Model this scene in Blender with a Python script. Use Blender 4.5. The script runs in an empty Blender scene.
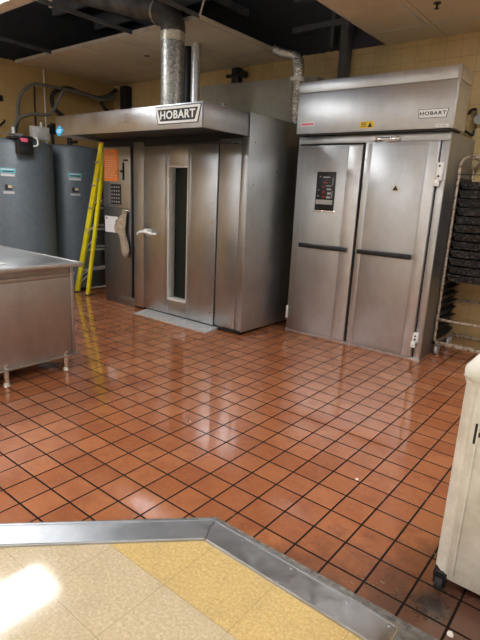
import bpy, bmesh, math, random
from mathutils import Vector, Matrix
random.seed(7)
C = bpy.context.scene.collection
PI = math.pi

# ------------------------------------------------------------------ materials
def mat(name, col=(.5,.5,.5), rough=.5, metal=0.0, emit=None, strength=0, spec=None):
    m = bpy.data.materials.new(name); m.use_nodes = True
    b = m.node_tree.nodes['Principled BSDF']
    b.inputs['Base Color'].default_value = (*col, 1)
    b.inputs['Roughness'].default_value = rough
    b.inputs['Metallic'].default_value = metal
    if spec is not None: b.inputs['Specular IOR Level'].default_value = spec
    if emit:
        b.inputs['Emission Color'].default_value = (*emit, 1)
        b.inputs['Emission Strength'].default_value = strength
    return m

class NT:
    def __init__(s, m):
        s.m = m; s.n = m.node_tree.nodes; s.l = m.node_tree.links; s.b = s.n['Principled BSDF']
    def new(s, t, **kw):
        n = s.n.new(t)
        for k, v in kw.items():
            if k in n.inputs.keys() if isinstance(k, str) else False: n.inputs[k].default_value = v
            else: setattr(n, k, v)
        return n
    def link(s, a, b): s.l.new(a, b)
    def pos(s, scale=(1,1,1), rot=(0,0,0), obj=False):
        mp = s.n.new('ShaderNodeMapping'); mp.inputs['Scale'].default_value = scale; mp.inputs['Rotation'].default_value = rot
        if obj:
            g = s.n.new('ShaderNodeTexCoord'); s.link(g.outputs['Object'], mp.inputs['Vector'])
        else:
            g = s.n.new('ShaderNodeNewGeometry'); s.link(g.outputs['Position'], mp.inputs['Vector'])
        return mp.outputs['Vector']
    def noise(s, vec, scale, detail=4, rough=.55):
        n = s.n.new('ShaderNodeTexNoise'); n.inputs['Scale'].default_value = scale
        n.inputs['Detail'].default_value = detail; n.inputs['Roughness'].default_value = rough
        s.link(vec, n.inputs['Vector']); return n.outputs['Fac']
    def ramp(s, fac, stops):
        r = s.n.new('ShaderNodeValToRGB'); e = r.color_ramp.elements
        while len(e) < len(stops): e.new(.5)
        for i, (p, c) in enumerate(stops):
            e[i].position = p; e[i].color = (*c, 1) if len(c) == 3 else c
        s.link(fac, r.inputs['Fac']); return r.outputs['Color']
    def mix(s, fac, a, b, mode='MIX'):
        x = s.n.new('ShaderNodeMix'); x.data_type = 'RGBA'; x.blend_type = mode
        for sock, v in ((x.inputs['Factor'], fac), (x.inputs['A'], a), (x.inputs['B'], b)):
            pass
        fi, ai, bi = x.inputs[0], x.inputs[6], x.inputs[7]
        for sock, v in ((fi, fac), (ai, a), (bi, b)):
            if isinstance(v, (int, float)): sock.default_value = v
            elif isinstance(v, tuple): sock.default_value = (*v, 1)
            else: s.link(v, sock)
        return x.outputs[2]
    def mul(s, a, b, op='MULTIPLY'):
        x = s.n.new('ShaderNodeMath'); x.operation = op
        for sock, v in ((x.inputs[0], a), (x.inputs[1], b)):
            if isinstance(v, (int, float)): sock.default_value = v
            else: s.link(v, sock)
        return x.outputs[0]
    def rng(s, fac, a, b, c0=0., c1=1.):
        x = s.n.new('ShaderNodeMapRange'); s.link(fac, x.inputs['Value'])
        for k, v in (('From Min', c0), ('From Max', c1), ('To Min', a), ('To Max', b)): x.inputs[k].default_value = v
        return x.outputs['Result']
    def bump(s, h, strength=.2, dist=.01):
        x = s.n.new('ShaderNodeBump'); x.inputs['Strength'].default_value = strength; x.inputs['Distance'].default_value = dist
        s.link(h, x.inputs['Height']); s.link(x.outputs['Normal'], s.b.inputs['Normal']); return x

def steel(name, col=(.60,.585,.57), r0=.22, r1=.42, brush=(60,60,1.5), warp=.10, dirt=.0, bscale=1.0):
    m = mat(name, col, .3, 1.0); t = NT(m)
    br = t.noise(t.pos(brush), 4, 3, .6)
    big = t.noise(t.pos((1,1,1)), 3.2, 5, .6)
    fac = t.mul(t.mul(br, .45), t.mul(big, .55), 'ADD')
    t.link(t.rng(fac, r0, r1, .35, .65), t.b.inputs['Roughness'])
    sm = t.noise(t.pos((1.3,1.3,.9)), 7, 6, .7)
    dark = tuple(c*.90 for c in col)
    c1 = t.ramp(sm, [(.34, dark), (.60, col)])
    br2 = t.ramp(br, [(.3, (.92,.92,.92)), (.7, (1,1,1))])
    t.link(t.mix(1.0, c1, br2, 'MULTIPLY'), t.b.inputs['Base Color'])
    wv = t.noise(t.pos((1,1,.6)), 2.2*bscale, 2, .5)
    h = t.mul(t.mul(wv, warp), t.mul(br, .012), 'ADD')
    t.bump(h, .35, .03)
    return m

M = {}
M['steel'] = steel('brushed_steel', (.52,.525,.53), .36, .48, warp=.05)
M['steel_oven'] = steel('oven_steel', (.50,.515,.53), .30, .46, warp=.06)
M['steel_body'] = steel('oven_side_steel', (.56,.58,.59), .34, .52, warp=.07)
M['steel_hood'] = steel('hood_steel', (.52,.53,.55), .26, .48, brush=(1.5,1.5,60))
M['steel_light'] = steel('header_steel', (.60,.605,.61), .32, .46, brush=(1.5,1.5,60), warp=.06)
M['steel_dark'] = steel('control_panel_steel', (.27,.28,.295), .34, .5, warp=.03)
M['steel_side'] = steel('shaded_side_steel', (.36,.37,.38), .36, .5, warp=.05)  # cabinet body steel darkened to stand for shading on its side
M['steel_top'] = steel('table_top_steel', (.60,.61,.62), .3, .5, brush=(40,2,1), warp=.05)
M['steel_table'] = steel('table_side_steel', (.48,.43,.40), .40, .55, brush=(2,2,40), warp=.06)
M['steel_strip'] = steel('threshold_steel', (.60,.61,.63), .32, .5, brush=(6,6,6), warp=.15)
M['chrome'] = mat('chrome', (.8,.79,.77), .18, 1)
M['black'] = mat('black_plastic', (.012,.012,.013), .35)
M['dark'] = mat('dark_metal_and_shade', (.03,.03,.032), .5, .5)  # dark metal parts; also paints the shade under the oven hood
M['gap'] = mat('black_gasket_and_shade', (.01,.01,.01), .6)  # gasket black, also painted where gaps lie in shade
M['white_plastic'] = mat('white_plastic', (.75,.74,.70), .35)
M['white_paint'] = mat('white_paint', (.82,.81,.78), .4)
M['paper'] = mat('white_paper', (.72,.72,.72), .7)
M['glass'] = mat('dark_glass', (.010,.014,.012), .12, spec=.25)
M['rubber'] = mat('black_rubber', (.02,.02,.02), .7)
M['red_led'] = mat('red_display', (.16,.01,.01), .4, 0, (1,.04,.02), .12)
M['grey_label'] = mat('grey_label', (.45,.45,.45), .5)
M['red'] = mat('red_plastic', (.75,.03,.07), .4)
M['pink'] = mat('pink_label', (.8,.12,.22), .5)
M['blue'] = mat('blue_sticker', (.03,.42,.72), .5)
M['teal'] = mat('teal_sticker', (.12,.42,.50), .5)
M['yellow_label'] = mat('yellow_sticker', (.85,.60,.03), .5)
M['orange_label'] = mat('orange_sticker', (.8,.35,.08), .5)
M['cream_label'] = mat('cream_sticker', (.62,.50,.33), .6)
M['white_label'] = mat('white_sticker', (.75,.76,.75), .5)

def noisy(name, a, b, rough, scale=20, bstr=.2, metal=0., stretch=(1,1,1), lo=.35, hi=.65, bd=.004):
    m = mat(name, a, rough, metal); t = NT(m)
    n = t.noise(t.pos(stretch), scale, 6, .65)
    t.link(t.ramp(n, [(lo, a), (hi, b)]), t.b.inputs['Base Color'])
    if bstr: t.bump(n, bstr, bd)
    return m
M['tank'] = noisy('blue_grey_tank_jacket', (.095,.120,.142), (.120,.148,.170), .45, 18, .25, bd=.004)
M['yellow'] = noisy('yellow_fibreglass', (.80,.68,.01), (.92,.84,.03), .38, 9, .05)
M['alu'] = noisy('aluminium', (.55,.56,.57), (.74,.75,.76), .35, 30, .1, .55)
M['jbox'] = noisy('weathered_zinc_plate', (.50,.48,.46), (.72,.70,.68), .5, 12, .1, .2)
M['orange'] = noisy('orange_notice', (1.0,.24,.02), (.95,.38,.10), .7, 55, 0, lo=.45, hi=.62)
M['mitt'] = noisy('worn_canvas', (.25,.19,.13), (.44,.35,.26), .9, 28, .5)
M['hose'] = noisy('grey_pipe_insulation', (.12,.115,.10), (.20,.185,.155), .8, 25, .4)
M['hose_black'] = noisy('black_pipe_insulation', (.012,.012,.012), (.03,.03,.03), .7, 25, .3)
M['galv'] = noisy('galvanised_spangle', (.20,.20,.19), (.50,.49,.46), .42, 42, .12, .75, lo=.38, hi=.6)
M['duct_dark'] = noisy('dark_duct', (.06,.055,.05), (.14,.13,.12), .5, 6, .1, .6)
M['copper_band'] = noisy('torn_foil_tape', (.50,.42,.30), (.85,.80,.70), .4, 30, .3, .5)
M['foil'] = noisy('crumpled_foil', (.45,.44,.42), (.85,.84,.80), .25, 30, .9, 1.0, bd=.02)
M['board'] = noisy('grey_board', (.30,.275,.22), (.37,.34,.28), .7, 5, .05)
M['rust'] = noisy('rust_stained_steel', (.13,.07,.04), (.50,.42,.33), .45, 30, .2, .5, lo=.36, hi=.52)
M['pan'] = noisy('blackened_pan', (.012,.012,.012), (.20,.195,.18), .38, 45, .7, .4, lo=.50, hi=.72)
M['bin'] = noisy('cream_plastic', (.66,.60,.51), (.82,.77,.69), .5, 9, .12, lo=.35, hi=.6)
M['bin_lid'] = noisy('white_lid', (.76,.73,.64), (.86,.84,.77), .4, 9, .05)
M['deck'] = noisy('dark_deck', (.016,.018,.025), (.04,.042,.052), .9, 3, 0)
M['beam'] = noisy('dark_beam_and_dim_bar', (.07,.07,.072), (.13,.13,.13), .7, 5, 0)
M['tbar'] = noisy('painted_grid_bar', (.50,.46,.40), (.66,.61,.54), .5, 8, 0)
M['purple'] = mat('dull_purple_flashing', (.05,.04,.06), .7)
M['crumb'] = mat('crumb', (.8,.75,.65), .7)

# quarry tiles
def quarry():
    m = mat('quarry_tile', (.4,.12,.05), .22); t = NT(m)
    p = t.pos()
    bt = t.n.new('ShaderNodeTexBrick'); bt.offset = 0; bt.squash = 1
    bt.inputs['Scale'].default_value = 1; bt.inputs['Brick Width'].default_value = .16; bt.inputs['Row Height'].default_value = .16
    bt.inputs['Mortar Size'].default_value = .0052; bt.inputs['Mortar Smooth'].default_value = .15; bt.inputs['Bias'].default_value = 0
    bt.inputs['Color1'].default_value = (.0,.0,.0,1); bt.inputs['Color2'].default_value = (1,1,1,1); bt.inputs['Mortar'].default_value = (.5,.5,.5,1)
    t.link(p, bt.inputs['Vector'])
    tile = t.ramp(bt.outputs['Color'], [(0, (.37,.128,.053)), (.5, (.41,.148,.061)), (1, (.46,.174,.075))])
    n = t.noise(p, 6, 6, .7)
    tile = t.mix(t.rng(n, 0, .55, .45, .72), tile, (.24,.075,.040))
    n2 = t.noise(p, 45, 4, .7)
    tile = t.mix(t.rng(n2, 0, .35, .55, .75), tile, (.60,.27,.13))
    # trodden grime next to the metal threshold at the right and near the bin
    sp = t.n.new('ShaderNodeSeparateXYZ'); t.link(p, sp.inputs[0])
    d = t.mul(t.mul(sp.outputs[0], 1.0), t.mul(sp.outputs[1], -1.0), 'ADD')
    dn = t.mul(d, t.mul(n, .9), 'ADD')
    tile = t.mix(t.rng(dn, 0, .9, .80, 1.38), tile, (.105,.050,.034))
    # round dark patch by the bin wheel
    vd = t.n.new('ShaderNodeVectorMath'); vd.operation = 'DISTANCE'; t.link(p, vd.inputs[0]); vd.inputs[1].default_value = (1.04,.06,0)
    sd = t.mul(vd.outputs['Value'], t.mul(n2, .05), 'ADD')
    tile = t.mix(t.rng(sd, .85, 0, .06, .12), tile, (.035,.03,.028))
    gn = t.noise(p, 9, 5, .7)
    grout = t.ramp(gn, [(.35, (.008,.006,.005)), (.66, (.022,.013,.010)), (.80, (.35,.28,.22))])
    col = t.mix(bt.outputs['Fac'], tile, grout)
    t.link(col, t.b.inputs['Base Color'])
    wet = t.noise(p, 2.2, 5, .6)
    r = t.rng(wet, .05, .17, .35, .65)
    r = t.mul(r, t.mul(bt.outputs['Fac'], .6), 'ADD')
    r = t.mul(r, t.rng(dn, 0, .25, .9, 1.6), 'ADD')
    t.link(r, t.b.inputs['Roughness'])
    inv = t.mul(1.0, bt.outputs['Fac'], 'SUBTRACT')
    h = t.mul(inv, t.mul(t.noise(p, 11, 3, .5), .22), 'ADD')
    t.bump(h, .32, .0035)
    t.link(t.rng(inv, .1, .9), t.b.inputs['Specular IOR Level'])
    t.link(t.mul(inv, .5), t.b.inputs['Coat Weight']); t.b.inputs['Coat Roughness'].default_value = .07
    return m
M['quarry'] = quarry()

def vinyl():
    m = mat('vinyl_tile', (.6,.5,.3), .3); t = NT(m); p = t.pos()
    sp = t.n.new('ShaderNodeSeparateXYZ'); t.link(p, sp.inputs[0])
    sel = t.mul(sp.outputs[1], -.53, 'GREATER_THAN')
    fl = t.noise(p, 75, 5, .75)
    yel = t.ramp(fl, [(.36, (.56,.39,.15)), (.55, (.70,.50,.21)), (.7, (.79,.63,.34))])
    bei = t.ramp(fl, [(.36, (.53,.42,.26)), (.55, (.64,.52,.34)), (.7, (.77,.67,.50))])
    col = t.mix(sel, bei, yel)
    bt = t.n.new('ShaderNodeTexBrick'); bt.offset = 0; bt.squash = 1
    bt.inputs['Scale'].default_value = 1; bt.inputs['Brick Width'].default_value = .3175; bt.inputs['Row Height'].default_value = .305
    bt.inputs['Mortar Size'].default_value = .0009; bt.inputs['Mortar Smooth'].default_value = .3
    mp = t.n.new('ShaderNodeMapping'); mp.inputs['Location'].default_value = (.09, .53, 0); t.link(p, mp.inputs['Vector'])
    t.link(mp.outputs['Vector'], bt.inputs['Vector'])
    col = t.mix(t.mul(bt.outputs['Fac'], .8), col, (.20,.14,.08))
    big = t.noise(p, 5, 5, .6)
    col = t.mix(t.rng(big, 0, .3, .5, .75), col, (.36,.28,.18))
    t.link(col, t.b.inputs['Base Color'])
    t.link(t.rng(big, .06, .13, .35, .65), t.b.inputs['Roughness'])
    t.bump(t.noise(p, 18, 4, .6), .05, .003)
    t.b.inputs['Specular IOR Level'].default_value = .65
    return m
M['vinyl'] = vinyl()
M['grout_band'] = noisy('grey_grout', (.09,.08,.07), (.24,.225,.20), .75, 30, .3)

def wall_mat(name, a, b, bw, rh, mortar, ms, axis, offset=.0, rough=.35, stain=.25):
    m = mat(name, a, rough); t = NT(m); p = t.pos()
    sp = t.n.new('ShaderNodeSeparateXYZ'); t.link(p, sp.inputs[0])
    cb = t.n.new('ShaderNodeCombineXYZ'); t.link(sp.outputs[axis], cb.inputs[0]); t.link(sp.outputs[2], cb.inputs[1])
    bt = t.n.new('ShaderNodeTexBrick'); bt.offset = offset; bt.squash = 1
    for k, v in (('Scale',1),('Brick Width',bw),('Row Height',rh),('Mortar Size',ms),('Mortar Smooth',.2),('Bias',0)): bt.inputs[k].default_value = v
    bt.inputs['Color1'].default_value = (*a,1); bt.inputs['Color2'].default_value = (*b,1); bt.inputs['Mortar'].default_value = (*mortar,1)
    t.link(cb.outputs[0], bt.inputs['Vector'])
    n = t.noise(p, 4, 6, .65)
    col = t.mix(t.rng(n, 0, stain, .45, .75), bt.outputs['Color'], tuple(c*.35 for c in a))
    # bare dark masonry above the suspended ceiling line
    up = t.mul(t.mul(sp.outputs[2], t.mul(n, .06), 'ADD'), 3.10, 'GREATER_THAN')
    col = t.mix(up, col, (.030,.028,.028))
    t.link(col, t.b.inputs['Base Color'])
    t.bump(t.mul(bt.outputs['Fac'], -1.0), .4, .004)
    return m
M['wall_left'] = wall_mat('ochre_painted_block', (.50,.33,.125), (.53,.355,.14), .40, .20, (.46,.30,.11), .004, 1, .5, .55, .12)
M['wall_back'] = wall_mat('glazed_tan_tile', (.62,.45,.21), (.66,.485,.235), .15, .15, (.48,.345,.165), .003, 0, .0, .35, .3)
M['wall_plain'] = mat('cream_wall_paint', (.74,.71,.65), .6)

def ceil():
    m = mat('ceiling_board', (.6,.55,.46), .8); t = NT(m); p = t.pos()
    bt = t.n.new('ShaderNodeTexBrick'); bt.offset = 0; bt.squash = 1
    for k, v in (('Scale',1),('Brick Width',.61),('Row Height',1.22),('Mortar Size',.004),('Mortar Smooth',.1),('Bias',0)): bt.inputs[k].default_value = v
    bt.inputs['Color1'].default_value = (.66,.54,.37,1); bt.inputs['Color2'].default_value = (.74,.62,.45,1); bt.inputs['Mortar'].default_value = (.30,.26,.2,1)
    mp = t.n.new('ShaderNodeMapping'); mp.inputs['Location'].default_value = (1.07, -2.16, 0); t.link(p, mp.inputs['Vector'])
    t.link(mp.outputs['Vector'], bt.inputs['Vector'])
    n = t.noise(p, 60, 4, .7); n3 = t.noise(p, 2.2, 5, .6)
    c = t.mix(t.rng(n, 0, .3, .5, .75), bt.outputs['Color'], (.36,.31,.24))
    c = t.mix(t.rng(n3, 0, .45, .5, .75), c, (.38,.28,.17))
    t.link(c, t.b.inputs['Base Color']); t.bump(n, .3, .003)
    return m
M['ceiling'] = ceil()

# ------------------------------------------------------------------ geometry helpers
def box(bm, a, b, bev=0.0, seg=2, rot=None, piv=None):
    x0,y0,z0 = a; x1,y1,z1 = b
    r = bmesh.ops.create_cube(bm, size=1)
    vs = r['verts']
    for v in vs:
        v.co = Vector(((x0+x1)/2+v.co.x*(x1-x0), (y0+y1)/2+v.co.y*(y1-y0), (z0+z1)/2+v.co.z*(z1-z0)))
    if bev:
        es = list({e for v in vs for e in v.link_edges})
        rr = bmesh.ops.bevel(bm, geom=es, offset=bev, segments=seg, affect='EDGES', profile=.5)
        vs = list({v for f in rr['faces'] for v in f.verts} | {v for v in vs if v.is_valid})
    if rot is not None:
        bmesh.ops.rotate(bm, verts=vs, cent=Vector(piv), matrix=rot)
    return vs
def cyl(bm, a, b, r, r2=None, n=20, caps=True):
    a = Vector(a); b = Vector(b); d = b-a
    q = d.to_track_quat('Z', 'Y').to_matrix().to_4x4()
    q.translation = (a+b)/2
    return bmesh.ops.create_cone(bm, cap_ends=caps, segments=n, radius1=r, radius2=r if r2 is None else r2, depth=d.length, matrix=q)['verts']
def spline(pts, k=6):
    P = [Vector(p) for p in pts]; P = [P[0]*2-P[1]] + P + [P[-1]*2-P[-2]]; out = []
    for i in range(1, len(P)-2):
        for j in range(k):
            t = j/k; a,b,c,d = P[i-1],P[i],P[i+1],P[i+2]
            out.append(.5*((2*b)+(c-a)*t+(2*a-5*b+4*c-d)*t*t+(3*b-a-3*c+d)*t**3))
    out.append(P[-2]); return out
def tube(bm, pts, r, n=10, smooth=True, rs=None):
    P = spline(pts) if smooth else [Vector(p) for p in pts]
    up = None; rings = []
    for i, p in enumerate(P):
        t = (P[min(i+1,len(P)-1)]-P[max(i-1,0)]).normalized()
        if up is None:
            up = t.cross(Vector((0,0,1)))
            if up.length < .01: up = t.cross(Vector((1,0,0)))
        up = (up - t*up.dot(t)).normalized(); s = t.cross(up)
        rr = r if rs is None else rs[min(len(rs)-1, int(i*len(rs)/len(P)))]
        rings.append([bm.verts.new(p+(up*math.cos(2*PI*k/n)+s*math.sin(2*PI*k/n))*rr) for k in range(n)])
    for a, b in zip(rings, rings[1:]):
        for k in range(n): bm.faces.new((a[k], a[(k+1)%n], b[(k+1)%n], b[k]))
    bm.faces.new(rings[0][::-1]); bm.faces.new(rings[-1])
def prism(bm, pts, axis, d0, d1):
    """pts: 2-D outline in the two other axes, extruded along axis from d0 to d1"""
    def mk(p, d):
        c = [0,0,0]; o = [i for i in range(3) if i != axis]; c[o[0]], c[o[1]] = p; c[axis] = d; return bm.verts.new(c)
    A = [mk(p, d0) for p in pts]; B = [mk(p, d1) for p in pts]; n = len(pts)
    bm.faces.new(A[::-1]); bm.faces.new(B)
    for i in range(n): bm.faces.new((A[i], A[(i+1)%n], B[(i+1)%n], B[i]))
    return A+B
def lathe(bm, cx, cy, prof, n=48):
    rings = [[bm.verts.new((cx+r*math.cos(2*PI*k/n), cy+r*math.sin(2*PI*k/n), z)) for k in range(n)] for r, z in prof]
    for a, b in zip(rings, rings[1:]):
        for k in range(n): bm.faces.new((a[k], a[(k+1)%n], b[(k+1)%n], b[k]))
    bm.faces.new(rings[0][::-1]); bm.faces.new(rings[-1])

ORG = {}
def link(name, bm, m, parent=None, origin=None, smooth=True):
    bmesh.ops.recalc_face_normals(bm, faces=bm.faces)
    me = bpy.data.meshes.new(name)
    if parent is not None: org = ORG[parent.name]
    elif origin is not None: org = Vector(origin)
    else:
        xs = [v.co for v in bm.verts]
        org = Vector(((min(v.x for v in xs)+max(v.x for v in xs))/2, (min(v.y for v in xs)+max(v.y for v in xs))/2, min(v.z for v in xs)))
    bmesh.ops.translate(bm, verts=bm.verts, vec=-org)
    bm.to_mesh(me); bm.free()
    if smooth:
        for p in me.polygons: p.use_smooth = True
        me.set_sharp_from_angle(angle=math.radians(35))
    me.materials.append(M[m] if isinstance(m, str) else m)
    o = bpy.data.objects.new(name, me); C.objects.link(o)
    if parent is not None: o.parent = parent
    else: o.location = org
    ORG[o.name] = org
    return o
def B(*boxes, bev=0.0):
    bm = bmesh.new()
    for a, b in boxes: box(bm, a, b, bev)
    return bm
def thing(name, label, cat, loc, group=None):
    o = bpy.data.objects.new(name, None); C.objects.link(o); o.location = loc; o.empty_display_size = .1
    o['label'] = label; o['category'] = cat
    if group: o['group'] = group
    ORG[o.name] = Vector(loc); return o
def tag(o, label, cat, group=None, kind=None):
    o['label'] = label; o['category'] = cat
    if group: o['group'] = group
    if kind: o['kind'] = kind
    return o
def struct(name, bm, m, smooth=False):
    o = link(name, bm, m, origin=(0,0,0), smooth=smooth); o['kind'] = 'structure'; return o
def text(name, s, size, center, m, parent, bold=.0, sx=1.0, ext=.001, normal='-y', space=1.0):
    """flat lettering facing -y (or +x), centred on a point"""
    cu = bpy.data.curves.new('t', 'FONT'); cu.body = s; cu.size = size; cu.align_x = 'CENTER'; cu.align_y = 'CENTER'
    cu.offset = bold; cu.extrude = ext; cu.space_character = space
    to = bpy.data.objects.new('t', cu); C.objects.link(to)
    dg = bpy.context.evaluated_depsgraph_get(); me = bpy.data.meshes.new_from_object(to.evaluated_get(dg))
    bpy.data.objects.remove(to); bm = bmesh.new(); bm.from_mesh(me); bpy.data.meshes.remove(me)
    for v in bm.verts:
        x, y, z = v.co.x*sx, v.co.y, v.co.z
        if normal == '-y': v.co = Vector((center[0]+x, center[1]-z, center[2]+y))
        else: v.co = Vector((center[0]+z, center[1]+x, center[2]+y))
    return link(name, bm, m, parent, smooth=False)

# ------------------------------------------------------------------ room shell
WX, WY, RX, FY, H = -5.69, 3.80, 3.4, -4.4, 3.05
def poly_floor(name, pts, z0, z1, m):
    bm = bmesh.new(); prism(bm, pts, 2, z0, z1); return struct(name, bm, m)
# quarry-tile kitchen floor up to the outer edge of the threshold
poly_floor('floor', [(WX,WY),(WX,FY),(-4.17,FY),(.116,-.112),(1.0,-.10),(RX,-.10),(RX,WY)], -.06, 0, 'quarry')
poly_floor('floor', [(-4.17,FY),(RX,FY),(RX,-.10),(1.0,-.10),(.116,-.112)], -.06, -.001, 'vinyl')
# metal threshold strip (two mitred plates with a folded raised edge)
bm = bmesh.new()
s = .7071
prism(bm, [(.116,-.112),(-4.17,-4.4),(-3.98,-4.4),(.176,-.246)], 2, 0, .007)
prism(bm, [(.120,-.113),(.180,-.247),(.985,-.250),(.985,-.118)], 2, 0, .007)
prism(bm, [(.137,-.160),(.182,-.243),(.975,-.246),(.975,-.163)], 2, .006, .011)
prism(bm, [(.137,-.160),(-4.10,-4.395),(-3.99,-4.395),(.174,-.241)], 2, .006, .011)
def lip(p0, p1, w=.012, h=.012):
    d = Vector((p1[0]-p0[0], p1[1]-p0[1])).normalized(); n = Vector((-d.y, d.x))*w
    prism(bm, [p0, p1, (p1[0]+n.x, p1[1]+n.y), (p0[0]+n.x, p0[1]+n.y)], 2, 0, h)
lip((-4.15,-4.39),(.116,-.124), .010, .0095); lip((.116,-.124),(.985,-.128), .010, .0095)
for x in (.3,.55,.8,.96): 
    for y in (-.14,-.235): cyl(bm, (x,y,.006),(x,y,.013), .006, n=10)
for k in range(8):
    x = .02-.22*k; cyl(bm, (x-.01,x-.25,.006),(x-.01,x-.25,.009), .005, n=10)
struct('trim_1', bm, 'steel_strip')
bm = bmesh.new()
prism(bm, [(.116,-.112),(-4.17,-4.4),(-4.185,-4.4),(.108,-.095),(1.0,-.078),(1.9,-.07),(1.9,-.30),(.992,-.27),(.988,-.11)], 2, -.002, .003)
struct('trim_2', bm, 'grout_band')
ZT = 4.0
struct('wall_left', B(((WX-.15,FY,0),(WX,WY,ZT))), 'wall_left')
struct('wall_back', B(((WX-.15,WY,0),(RX,WY+.15,ZT))), 'wall_back')
struct('wall_right', B(((RX,FY,0),(RX+.15,WY,ZT))), 'wall_plain')
struct('wall_front', B(((WX-.15,FY-.15,0),(RX+.15,FY,ZT))), 'wall_plain')
struct('ceiling', B(((WX,FY,ZT),(RX,WY,ZT+.1))), 'deck')
T = .02
LIGHTS = [(-3.62,-.28), (-1.9,-2.9), (1.05,-2.6), (1.05,1.1), (-4.6,-3.0)]  # first panel is real; the others are unseen, added for light and reflections
LW, LL = .61, 1.22
rects = [(WX,2.16,-2.24,WY), (-1.08,-.6,RX,WY), (WX,FY,RX,-.6), (WX,-.6,-2.98,1.05)]
# suspended ceiling built in slabs around each light opening
def slab(bm, x0,y0,x1,y1, holes):
    if not holes:
        box(bm, (x0,y0,H), (x1,y1,H+T)); return
    hx0,hy0,hx1,hy1 = holes[0]; rest = holes[1:]
    for r in ((x0,y0,hx0,y1),(hx1,y0,x1,y1),(hx0,y0,hx1,hy0),(hx0,hy1,hx1,y1)):
        if r[2]-r[0] > .001 and r[3]-r[1] > .001:
            slab(bm, *r, [h for h in rest if h[0] >= r[0]-1e-6 and h[2] <= r[2]+1e-6 and h[1] >= r[1]-1e-6 and h[3] <= r[3]+1e-6])
bm = bmesh.new()
for r in rects:
    hs = [(x,y,x+LW,y+LL) for x,y in LIGHTS if x >= r[0]-1e-6 and x+LW <= r[2]+1e-6 and y >= r[1]-1e-6 and y+LL <= r[3]+1e-6]
    hs.sort()
    if len(hs) > 1:   # cut into strips so that each holds one hole
        cuts = [r[0]] + [(a[2]+b[0])/2 for a, b in zip(hs, hs[1:]) if b[0] > a[2]]
        if len(cuts) == len(hs): 
            cuts.append(r[2])
            for i, h in enumerate(hs): slab(bm, cuts[i], r[1], cuts[i+1], r[3], [h])
            continue
        # same column: cut across
        hs.sort(key=lambda h: h[1]); cy = [r[1]] + [(a[3]+b[1])/2 for a, b in zip(hs, hs[1:])] + [r[3]]
        for i, h in enumerate(hs): slab(bm, r[0], cy[i], r[2], cy[i+1], [h])
    else: slab(bm, *r, hs)
struct('ceiling', bm, 'ceiling')
# grid bars
bm = bmesh.new()
def tb(x0,y0,x1,y1,z=H,w=.018):
    box(bm, (x0-(w/2 if x0==x1 else 0), y0-(w/2 if y0==y1 else 0), z-.004), (x1+(w/2 if x0==x1 else 0), y1+(w/2 if y0==y1 else 0), z+.003))
    box(bm, (x0-(.002 if x0==x1 else 0), y0-(.002 if y0==y1 else 0), z), (x1+(.002 if x0==x1 else 0), y1+(.002 if y0==y1 else 0), z+.035))
tb(-1.07,-.6,-1.07,3.38); tb(-.52,-.6,-.52,3.38); tb(-1.07,3.38,RX,3.38); tb(-2.25,2.16,-2.25,WY,w=.014)
tb(-2.98,-.6,-2.98,1.05)
tb(-2.98,1.06,WX,1.06); tb(-2.24,2.16,WX,2.16,w=.014); tb(-2.98,.9,-1.08,.9)
tb(.1,-.6,.1,3.38); tb(.71,-.6,.71,3.38)
struct('trim_3', bm, 'tbar')
bm = bmesh.new(); tb(-4.78,1.05,-4.78,2.16); tb(-3.22,1.05,-3.22,2.16); tb(-2.24,1.075,-2.24,2.16,w=.01)
struct('trim_6', bm, 'beam')  # grid bars coloured dark for their dimness inside the opening
# joists and braces seen in the opening
bm = bmesh.new()
for y in (.2,1.35,2.75,3.45): box(bm, (WX,y,3.78), (RX,y+.05,3.98))
for x in (-4.4,-3.0,-1.9,-1.5): box(bm, (x,FY,3.62), (x+.04,WY,3.70))
box(bm, (-2.22,3.7,3.30), (-1.1,3.79,3.36)); box(bm, (-2.22,3.7,3.62),(-1.1,3.79,3.66))
box(bm, (-1.72,3.72,3.1), (-1.68,3.79,3.9))
struct('trim_4', bm, 'beam')
struct('trim_5', B(((-1.5,3.765,3.055),(-1.09,3.795,3.17))), 'purple')

# ------------------------------------------------------------------ ceiling lights
lab = ['white lit ceiling light panel at the upper left corner above the steel table',
       'added unseen light panel behind the viewer over the vinyl floor',
       'added unseen light panel behind the viewer to the right',
       'added unseen light panel over the right aisle above the cream bin',
       'added unseen light panel behind the viewer in the far left corner']
M['lamp'] = mat('lamp_diffuser', (.9,.9,.9), .5, 0, (.94,.975,1.0), 25)
for (x, y), lb in zip(LIGHTS, lab):
    t = thing('ceiling_light', lb, 'light', (x+LW/2, y+LL/2, H-.006))
    link('frame', B(((x,y,H-.006),(x+LW,y+.02,H+.02)),((x,y+LL-.02,H-.006),(x+LW,y+LL,H+.02)),((x,y,H-.006),(x+.02,y+LL,H+.02)),((x+LW-.02,y,H-.006),(x+LW,y+LL,H+.02))), 'white_paint', t, smooth=False)
    link('diffuser', B(((x+.02,y+.02,H-.001),(x+LW-.02,y+LL-.02,H+.006))), 'lamp', t, smooth=False)

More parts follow.
